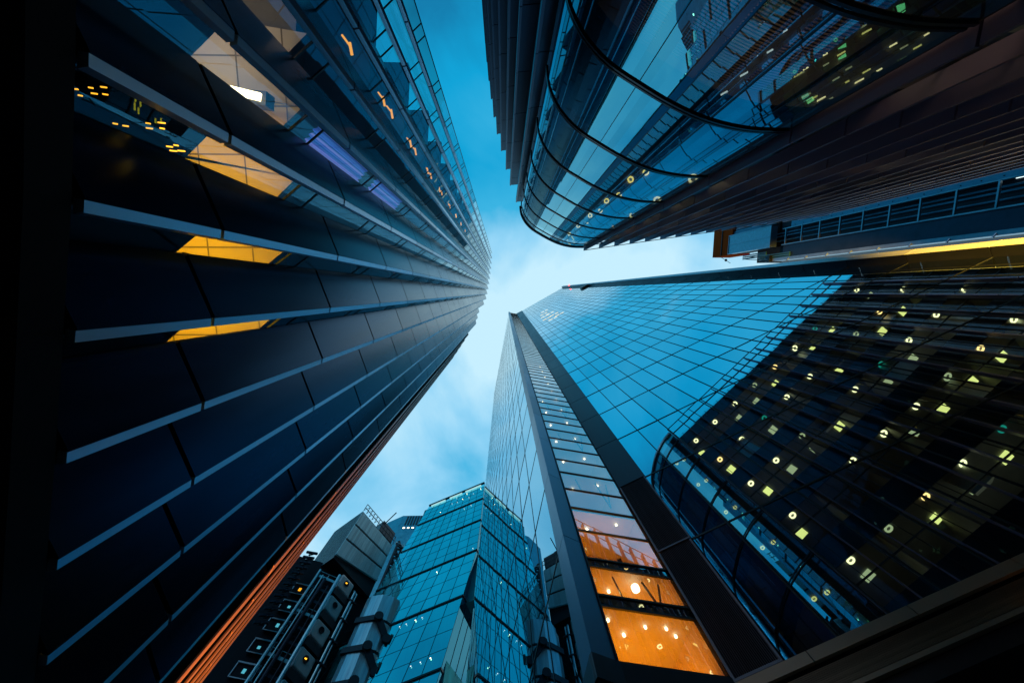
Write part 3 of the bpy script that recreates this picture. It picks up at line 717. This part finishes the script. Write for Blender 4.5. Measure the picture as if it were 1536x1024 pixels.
# ------------------------------------------------------------------ distant block with roof grille
db = thing('distant_office_block', 'small distant teal block with dark roof grille behind the glass block', 'office block', (-48, 118, 0))
k_ = 185.0
def R_(rx, ry, h=k_): return (rx*h, ry*h)
m = MB(); m.prism([R_(-.335, .655), R_(-.289, .634), R_(-.2, .634), R_(-.16, .76), R_(-.30, .80)], -ZC, k_)
m.build('building_wall', paint('far_teal_wall', (0.09, 0.42, 0.50), .3, .4), db)
m = MB()
for i in range(9):
    x = -.275 + .0075*i; m.prism([R_(x, .633), R_(x + .0045, .633), R_(x + .0045, .64), R_(x, .64)], k_ - 8, k_ - .5)
m.build('roof_grille', M_FRAME, db)
m = MB()
for i in range(3):
    p = R_(-.272 + .012*i, .632, 170); m.ring((*p, 160), .5, .45, (0, -1, .2), 8, .1)
m.build('wall_lamp', M_TUBE, db)

# ------------------------------------------------------------------ steel service pods tower, bottom left
sp_ = thing('pod_tower', 'stainless steel tower of stacked box pods with round portholes, ducts and chained columns, bottom left', 'tower', (-36, 60, 0))
M_SS = paint('stainless_panel', (0.66, 0.96, 1.0), .4, .1, .10, .4, .03, 5)
M_SSP = paint('rose_stainless_panel', (0.95, 0.76, 0.72), .38, .3, .14, 1.2, .03, 5)
M_STEEL_D = paint('dull_steel', (0.25, 0.32, 0.36), .4, .6)
M_CYW = glow('cyan_window_lamp', (.1, .55, .7), .8, False)
M_RIB = paint('ribbed_steel_duct', (0.45, 0.75, 0.85), .3, .5, .3, 1.6, .05, 12)
A = Vector((-34, 52.4)); B = Vector((-27.4, 61.4)); ab = (B - A).normalized(); nb = Vector((-ab.y, ab.x))
m = MB()
def lp(t): return A.lerp(B, t)
for i in range(3):
    z0 = 70 + i*5; z1 = z0 + 4.45
    for k in range(22):
        p = lp(k/22 + .0008); q = lp((k+1)/22 - .0008); f0 = 3.3 * (k + .5)/22
        o = nb * (.02 if k % 2 else 0); m.prism([xy(p + o), xy(q + o), xy(q + nb*.2), xy(p + nb*.2)], z0 + f0 * (1 - i/3), z1 + f0 * (1 - (i+1)/3))
m.build('cladding_panel', M_SS, sp_)
m = MB(); m.prism([xy(A + nb*.15), xy(B + nb*.15), xy(B + nb*9), xy(A + nb*9)], 69, 84.8); m.build('plant_box', M_FRAME, sp_)
m = MB(); m.wall(A, A + nb*8.5, 70, 85); m.build('side_cladding', M_RIB, sp_)
m = MB(); m.beam((A.x + .1, A.y - .2, 69.7), (B.x + .1, B.y - .2, 73.2), .35); m.build('lower_rail', M_SS, sp_)
# roof railing with small jib
m = MB()
for i in range(12):
    p = lp(i/11); m.beam((p.x, p.y, 85), (p.x, p.y, 87.6), .12)
for z in (86.2, 87.6): m.beam((A.x, A.y, z), (B.x, B.y, z), .12)
for i in range(11):
    p = lp(i/11); q = lp((i+1)/11); m.beam((p.x, p.y, 85.1), (q.x, q.y, 87.5), .08)
m.build('roof_railing', M_FRAME, sp_)
m = MB(); p = lp(.55); m.prism([xy(p), xy(lp(.95)), xy(lp(.95) + nb*3), xy(p + nb*3)], 84.8, 88.5); p = lp(.6); m.beam((p.x, p.y, 88), (p.x + 2, p.y - 1, 91), .2); m.build('roof_plant', M_STRIP, sp_)
# dark core below with lit windows
m = MB(); m.prism([(-33.5, 55.5), (-26.5, 64), (-34, 74), (-50, 66), (-44, 52)], -ZC, 70); m.build('building_core', M_DARK, sp_)
for i in range(9):
    z = 63 - 3.7*i; x = -37.0 - .06*i; y = 53.9
    m = MB(); m.beam((x - 1.6, y - .5, z + .5), (x + 1.7, y + .4, z + .5), .22); m.beam((x - 1.6, y - .5, z - 1.6), (x + 1.7, y + .4, z - 1.6), .14)
    m.beam((x - 1.5, y - .5, z - 1.6), (x - 1.5, y - .5, z + .5), .14); m.beam((x + 1.5, y + .35, z - 1.6), (x + 1.5, y + .35, z + .5), .14)
    wb = m.build('window_bay', M_STEEL_D, sp_)
    m = MB(); m.prism([(x - 1.4, y - .36), (x + 1.4, y + .4), (x + 1.4, y + .6), (x - 1.4, y + .0)], z - 1.5, z + .4); m.build('pane', M_DARK, wb)
    if i < 6:
        m = MB(); e = .25 * (i % 3); m.prism([(x - .5 + e, y - .24), (x - .1 + e, y - .13), (x - .1 + e, y - .05), (x - .5 + e, y - .15)], z - .9, z - .3 - .2*(i % 2)); m.build('window_lamp', M_AMBER2 if i == 0 else M_CYW, wb)
for i in range(16):
    z = 66 - 2.6*i
    m = MB(); m.beam((-35.6, 54.0, z), (-32.6, 55.3, z - .2), .12, .5)
    m.beam((-35.6, 53.9, z + 1.0), (-32.6, 55.2, z + .8), .07); m.beam((-34.1, 54.6, z), (-34.1, 54.6, z + 1), .06); m.build('walkway', M_STRIP if i % 3 else M_RIB, sp_)
for dx, r_ in ((0, .22), (.9, .12), (1.5, .3), (2.6, .1)):
    m = MB(); m.tube((-35.8 + dx, 53.6 + dx*.45, 12), (-35.8 + dx, 53.6 + dx*.45, 67 - dx), r_, 10); m.build('service_pipe', M_RIB if dx in (0, .9) else M_STRIP, sp_)
# pods with portholes
PD = Vector((-30.6, 56.0)); pa = ab
for i in range(8):
    z = 67.3 - 5.0 * i
    p0 = PD - pa * 1.55; p1 = PD + pa * 1.75
    m = MB(); m.prism([xy(p0), xy(p1), xy(p1 + nb*3), xy(p0 + nb*3)], z - 3.1, z + .2)
    pod = m.build('service_pod', M_SSP if i in (0, 2, 3) else M_SS, sp_)
    md = pod.modifiers.new('bevel', 'BEVEL'); md.width = .35; md.segments = 3
    c = PD + pa * .0 - nb * .05
    m = MB(); m.ring((c.x, c.y, z - 1.1), .52, .12, (nb.x, nb.y, 0), 18, -.12); m.build('porthole_rim', M_FRAME, pod)
    m = MB(); m.ring((c.x, c.y, z - 1.1), .42, .415, (nb.x, nb.y, 0), 18, -.05); m.build('porthole', M_AMBER2 if i in (0, 3) and False else M_DARK, pod)
    if i in (0, 3):
        m = MB(); m.beam((c.x - .15, c.y - .25, z - 1.15), (c.x + .15, c.y - .05, z - 1.1), .14); m.build('porthole_lamp', M_AMBER, pod)
    q = PD - pa*2.4 - nb*.2
    m = MB(); m.prism([xy(p0 - nb*.1), xy(p1 - nb*.1), xy(p1 + nb*2), xy(p0 + nb*2)], z - 4.6, z - 3.3); m.build('pod_joint', M_FRAME, sp_)
for off, r_ in ((2.3, .22), (2.9, .14), (-2.2, .3)):
    q = PD + pa*off - nb*.3
    m = MB(); m.tube((q.x, q.y, 10), (q.x, q.y, 66), r_, 10)
    if off > 0: m.tube((q.x, q.y, 66), (q.x - .8, q.y + 1.2, 67.6), r_, 10)
    m.build('service_pipe', M_RIB, sp_)
for i in range(12):
    m = MB(); q = PD + pa*2.3 - nb*.35; z = 64 - 4*i; m.beam((q.x - .5, q.y - .5, z), (q.x + .9, q.y + .8, z), .3); m.build('pipe_clamp', M_FRAME, sp_)
# ribbed drums with black link arms
for i in range(7):
    z1 = 62.5 - 5.4*i; z0 = z1 - 4.9; c = Vector((-22.6, 58.4)); m = MB(); pts = []
    for k in range(13):
        a_ = math.radians(-150 + 15*k) + math.radians(20); rr = 4.0 + (.12 if k % 2 else 0)
        pts.append((c.x + rr*math.cos(a_)*1.0, c.y + rr*math.sin(a_)*.8))
    m.prism(pts, z0, z1); m.build('stair_drum', M_RIB, sp_)
    m = MB()
    for (u0, u1, h0, h1) in ((-150, -95, z0 - .2, z0 - .2), (-95, -60, z0 - .2, z0 - 3.4), (-60, -25, z0 - 3.4, z0 - 3.8)):
        P0 = (c.x + 4.4*math.cos(math.radians(u0 + 20)), c.y + 3.6*math.sin(math.radians(u0 + 20)), h0); P1 = (c.x + 4.4*math.cos(math.radians(u1 + 20)), c.y + 3.6*math.sin(math.radians(u1 + 20)), h1)
        m.beam(P0, P1, .5, 1.0); m.ring(P1, .75, .74, (.3, -1, 0), 12, .5)
    m.build('link_arm', M_FRAME, sp_)
# chained column beside the cladding box
cc = Vector((-26.0, 62.6)); m = MB()
for s_ in (-.8, .8): m.beam((cc.x + s_*ab.x, cc.y + s_*ab.y, 58), (cc.x + s_*ab.x, cc.y + s_*ab.y, 86), .45)
for i in range(9):
    z = 60 + 3*i; a_ = cc - ab*.8; b_ = cc + ab*.8; m.beam((a_.x, a_.y, z), (b_.x, b_.y, z + 1.5), .4); m.beam((b_.x, b_.y, z + 1.5), (a_.x, a_.y, z + 3), .4)
    m.ring((cc.x, cc.y - .3, z + 1.5), .55, .3, (.6, -.8, 0), 10, .3)
m.build('chained_column', M_FRAME, sp_)
m = MB(); m.beam((cc.x - 1, cc.y - .8, 86.2), (cc.x + .9, cc.y + .6, 86.2), .5, .5); m.build('column_cap', M_SSP, sp_)
# rope-like scaffold behind the left tower
m = MB()
for i in range(13):
    z = 52 + 1.3*i; m.beam((-38.5, 50.2, z), (-37.2, 51.6, z + 1.3), .35); m.beam((-37.2, 50.6, z), (-38.8, 51.8, z + 1.3), .3)
m.build('lattice_mast', M_STRIP, sp_)

# ------------------------------------------------------------------ ground and street lamps
def sheet(name, mat, pts, z):
    me = bpy.data.meshes.new(name); me.from_pydata([(x, y, z) for x, y in pts], [], [tuple(range(len(pts)))]); me.materials.append(mat)
    o = bpy.data.objects.new(name, me); COL.objects.link(o); o['kind'] = 'structure'; return o
sheet('ground', paint('dark_asphalt', (0.045, 0.045, 0.048), .7, 0, .3, 2.0, .2), [(-600, -600), (600, -600), (600, 600), (-600, 600)], 0)
sheet('pavement', paint('stone_paving', (0.16, 0.155, 0.15), .7, 0, .2, 1.5, .1), [(-5, -6), (24, -4.5), (26, -1.4), (-2, 9.5), (-6.4, 9)], .004)
M_POST = paint('street_lamp_post', (0.03, 0.03, 0.035), .4, .6)
M_HEAD = glow('sodium_lamp', (1.0, .36, .04), 30, False)
def street_lamp(x, y, h, label, power, tilt=None, col=(1.0, .36, .04), ang=150):
    o = thing('street_lamp', label, 'street lamp', (x, y, 0), 'warm street lamps')
    m = MB(); m.tube((x, y, -ZC), (x, y, h - ZC), .06, 10); m.tube((x, y, h - ZC), (x + .5, y, h - ZC + .05), .04, 8); m.build('lamp_post', M_POST, o)
    m = MB(); m.beam((x + .3, y, h - ZC + .0), (x + .8, y, h - ZC + .0), .22, .08); m.build('lamp_head', M_POST, o)
    m = MB(); m.beam((x + .35, y, h - ZC + .06), (x + .75, y, h - ZC + .06), .16, .02); m.build('lamp_lens', M_HEAD, o)
    ld = bpy.data.lights.new('lamp_light', 'SPOT'); ld.energy = power; ld.color = col; ld.spot_size = math.radians(ang); ld.spot_blend = .6; ld.shadow_soft_size = .15
    lo = bpy.data.objects.new('lamp_light', ld); COL.objects.link(lo); lo.parent = o; lo.location = (.55, 0, h + .45)
    v = Vector(tilt) if tilt else Vector((0, 0, 1)); lo.rotation_euler = v.to_track_quat('-Z', 'Y').to_euler()
street_lamp(-5.2, 12.5, 1.2, 'low uplighter at the foot of the reddish fins of the left tower', 26000, (-.46, .0, 1), ang=46, col=(1, .42, .05))
street_lamp(19.5, -5.5, 1.2, 'low uplighter between the skyscraper and the round-fronted building', 260000, (8.4, 2.75, 17), ang=24, col=(1, .5, .05))

# ------------------------------------------------------------------ sky, sun, camera
W = bpy.data.worlds.new('World'); C.world = W; W.use_nodes = True
nt = W.node_tree; nt.nodes.clear(); N = nt.nodes.new; K = nt.links.new
SUN_EL, SUN_ROT = math.radians(1.5), math.radians(200)
sky = N('ShaderNodeTexSky'); sky.sky_type = 'NISHITA'; sky.sun_disc = False; sky.sun_elevation = SUN_EL; sky.sun_rotation = SUN_ROT
tc = N('ShaderNodeTexCoord')
sep = N('ShaderNodeSeparateXYZ'); K(tc.outputs['Generated'], sep.inputs[0])
def math_(op, a, b=None, clamp=False):
    n = N('ShaderNodeMath'); n.operation = op; n.use_clamp = clamp
    for i, v in enumerate((a, b)):
        if v is None: continue
        if isinstance(v, (int, float)): n.inputs[i].default_value = v
        else: K(v, n.inputs[i])
    return n.outputs[0]
# soft cloud layer, coordinates taken on a flat layer overhead
zz_ = math_('MAXIMUM', sep.outputs['Z'], 0.12)
u_ = math_('DIVIDE', sep.outputs['X'], zz_); v_ = math_('DIVIDE', sep.outputs['Y'], zz_)
cmb = N('ShaderNodeCombineXYZ'); K(u_, cmb.inputs[0]); K(v_, cmb.inputs[1]); cmb.inputs[2].default_value = 3.7
nz = N('ShaderNodeTexNoise'); nz.inputs['Scale'].default_value = 2.3; nz.inputs['Detail'].default_value = 7; nz.inputs['Roughness'].default_value = .5; nz.inputs['Distortion'].default_value = .35
K(cmb.outputs[0], nz.inputs['Vector'])
# the overcast is thinner and darker towards -Y
lin = math_('MULTIPLY_ADD', v_, 0.95)
lin.node.inputs[2].default_value = 0.86
xs_ = math_('MULTIPLY', math_('MINIMUM', u_, .6), 0.30)
lin2 = math_('MULTIPLY_ADD', v_, -0.13); lin2.node.inputs[2].default_value = 0.94
lin = math_('ADD', math_('MINIMUM', lin, lin2), xs_)
nn = math_('MULTIPLY', math_('SUBTRACT', nz.outputs['Fac'], .5), 1.35)
fac = math_('ADD', lin, nn, True)
rp = N('ShaderNodeValToRGB'); K(fac, rp.inputs[0])
e = rp.color_ramp.elements
e[0].position = 0; e[0].color = (0.0, 0.20, 0.42, 1)
e[1].position = 1; e[1].color = (0.57, 0.86, 1.0, 1)
for p_, c_ in ((.3, (0.0, .36, .68)), (.58, (0.04, .45, .76)), (.8, (.30, .67, .93))):
    k = e.new(p_); k.color = c_ + (1,)
hue = N('ShaderNodeMix'); hue.data_type = 'RGBA'; hue.blend_type = 'ADD'; hue.inputs['Factor'].default_value = .02
K(rp.outputs['Color'], hue.inputs['A']); K(sky.outputs['Color'], hue.inputs['B'])
# horizon falls off dark behind the city
bg = N('ShaderNodeBackground'); K(hue.outputs['Result'], bg.inputs['Color'])
hz = N('ShaderNodeMapRange'); hz.interpolation_type = 'SMOOTHSTEP'; hz.inputs['From Min'].default_value = .05; hz.inputs['From Max'].default_value = .62
hz.inputs['To Min'].default_value = .25; hz.inputs['To Max'].default_value = 1.0
K(sep.outputs['Z'], hz.inputs['Value']); K(hz.outputs['Result'], bg.inputs['Strength'])
out = N('ShaderNodeOutputWorld'); K(bg.outputs[0], out.inputs['Surface'])

sd = bpy.data.lights.new('sun', 'SUN'); sd.energy = .1; sd.angle = math.radians(12); sd.color = (.75, .88, 1)
so = bpy.data.objects.new('sun', sd); COL.objects.link(so)
sdir = Vector((math.sin(SUN_ROT) * math.cos(math.radians(35)), math.cos(SUN_ROT) * math.cos(math.radians(35)), math.sin(math.radians(35))))
so.rotation_euler = (-sdir).to_track_quat('-Z', 'Y').to_euler()

FPX = 560.0
cd = bpy.data.cameras.new('camera'); cd.sensor_width = 36; cd.lens = FPX / 1536 * 36; cd.clip_start = .05; cd.clip_end = 3000
co = bpy.data.objects.new('camera', cd); COL.objects.link(co)
zc = Vector((-12, 74, -FPX)).normalized()
Bm = Matrix(((1, 0, 0), (0, -1, 0), (0, 0, -1)))
Qm = (Bm @ zc).rotation_difference(Vector((0, 0, 1))).to_matrix()
co.matrix_world = Matrix.Translation((0, 0, ZC)) @ (Qm @ Bm).to_4x4()
C.camera = co

C.view_settings.view_transform = 'Standard'; C.view_settings.look = 'None'; C.view_settings.exposure = 0; C.view_settings.gamma = 1
C.render.engine = 'CYCLES'
cy = C.cycles
cy.use_denoising = True; cy.max_bounces = 7; cy.transparent_max_bounces = 12; cy.glossy_bounces = 4; cy.diffuse_bounces = 2; cy.caustics_reflective = False; cy.caustics_refractive = False
cy.sample_clamp_indirect = 4; cy.blur_glossy = .5
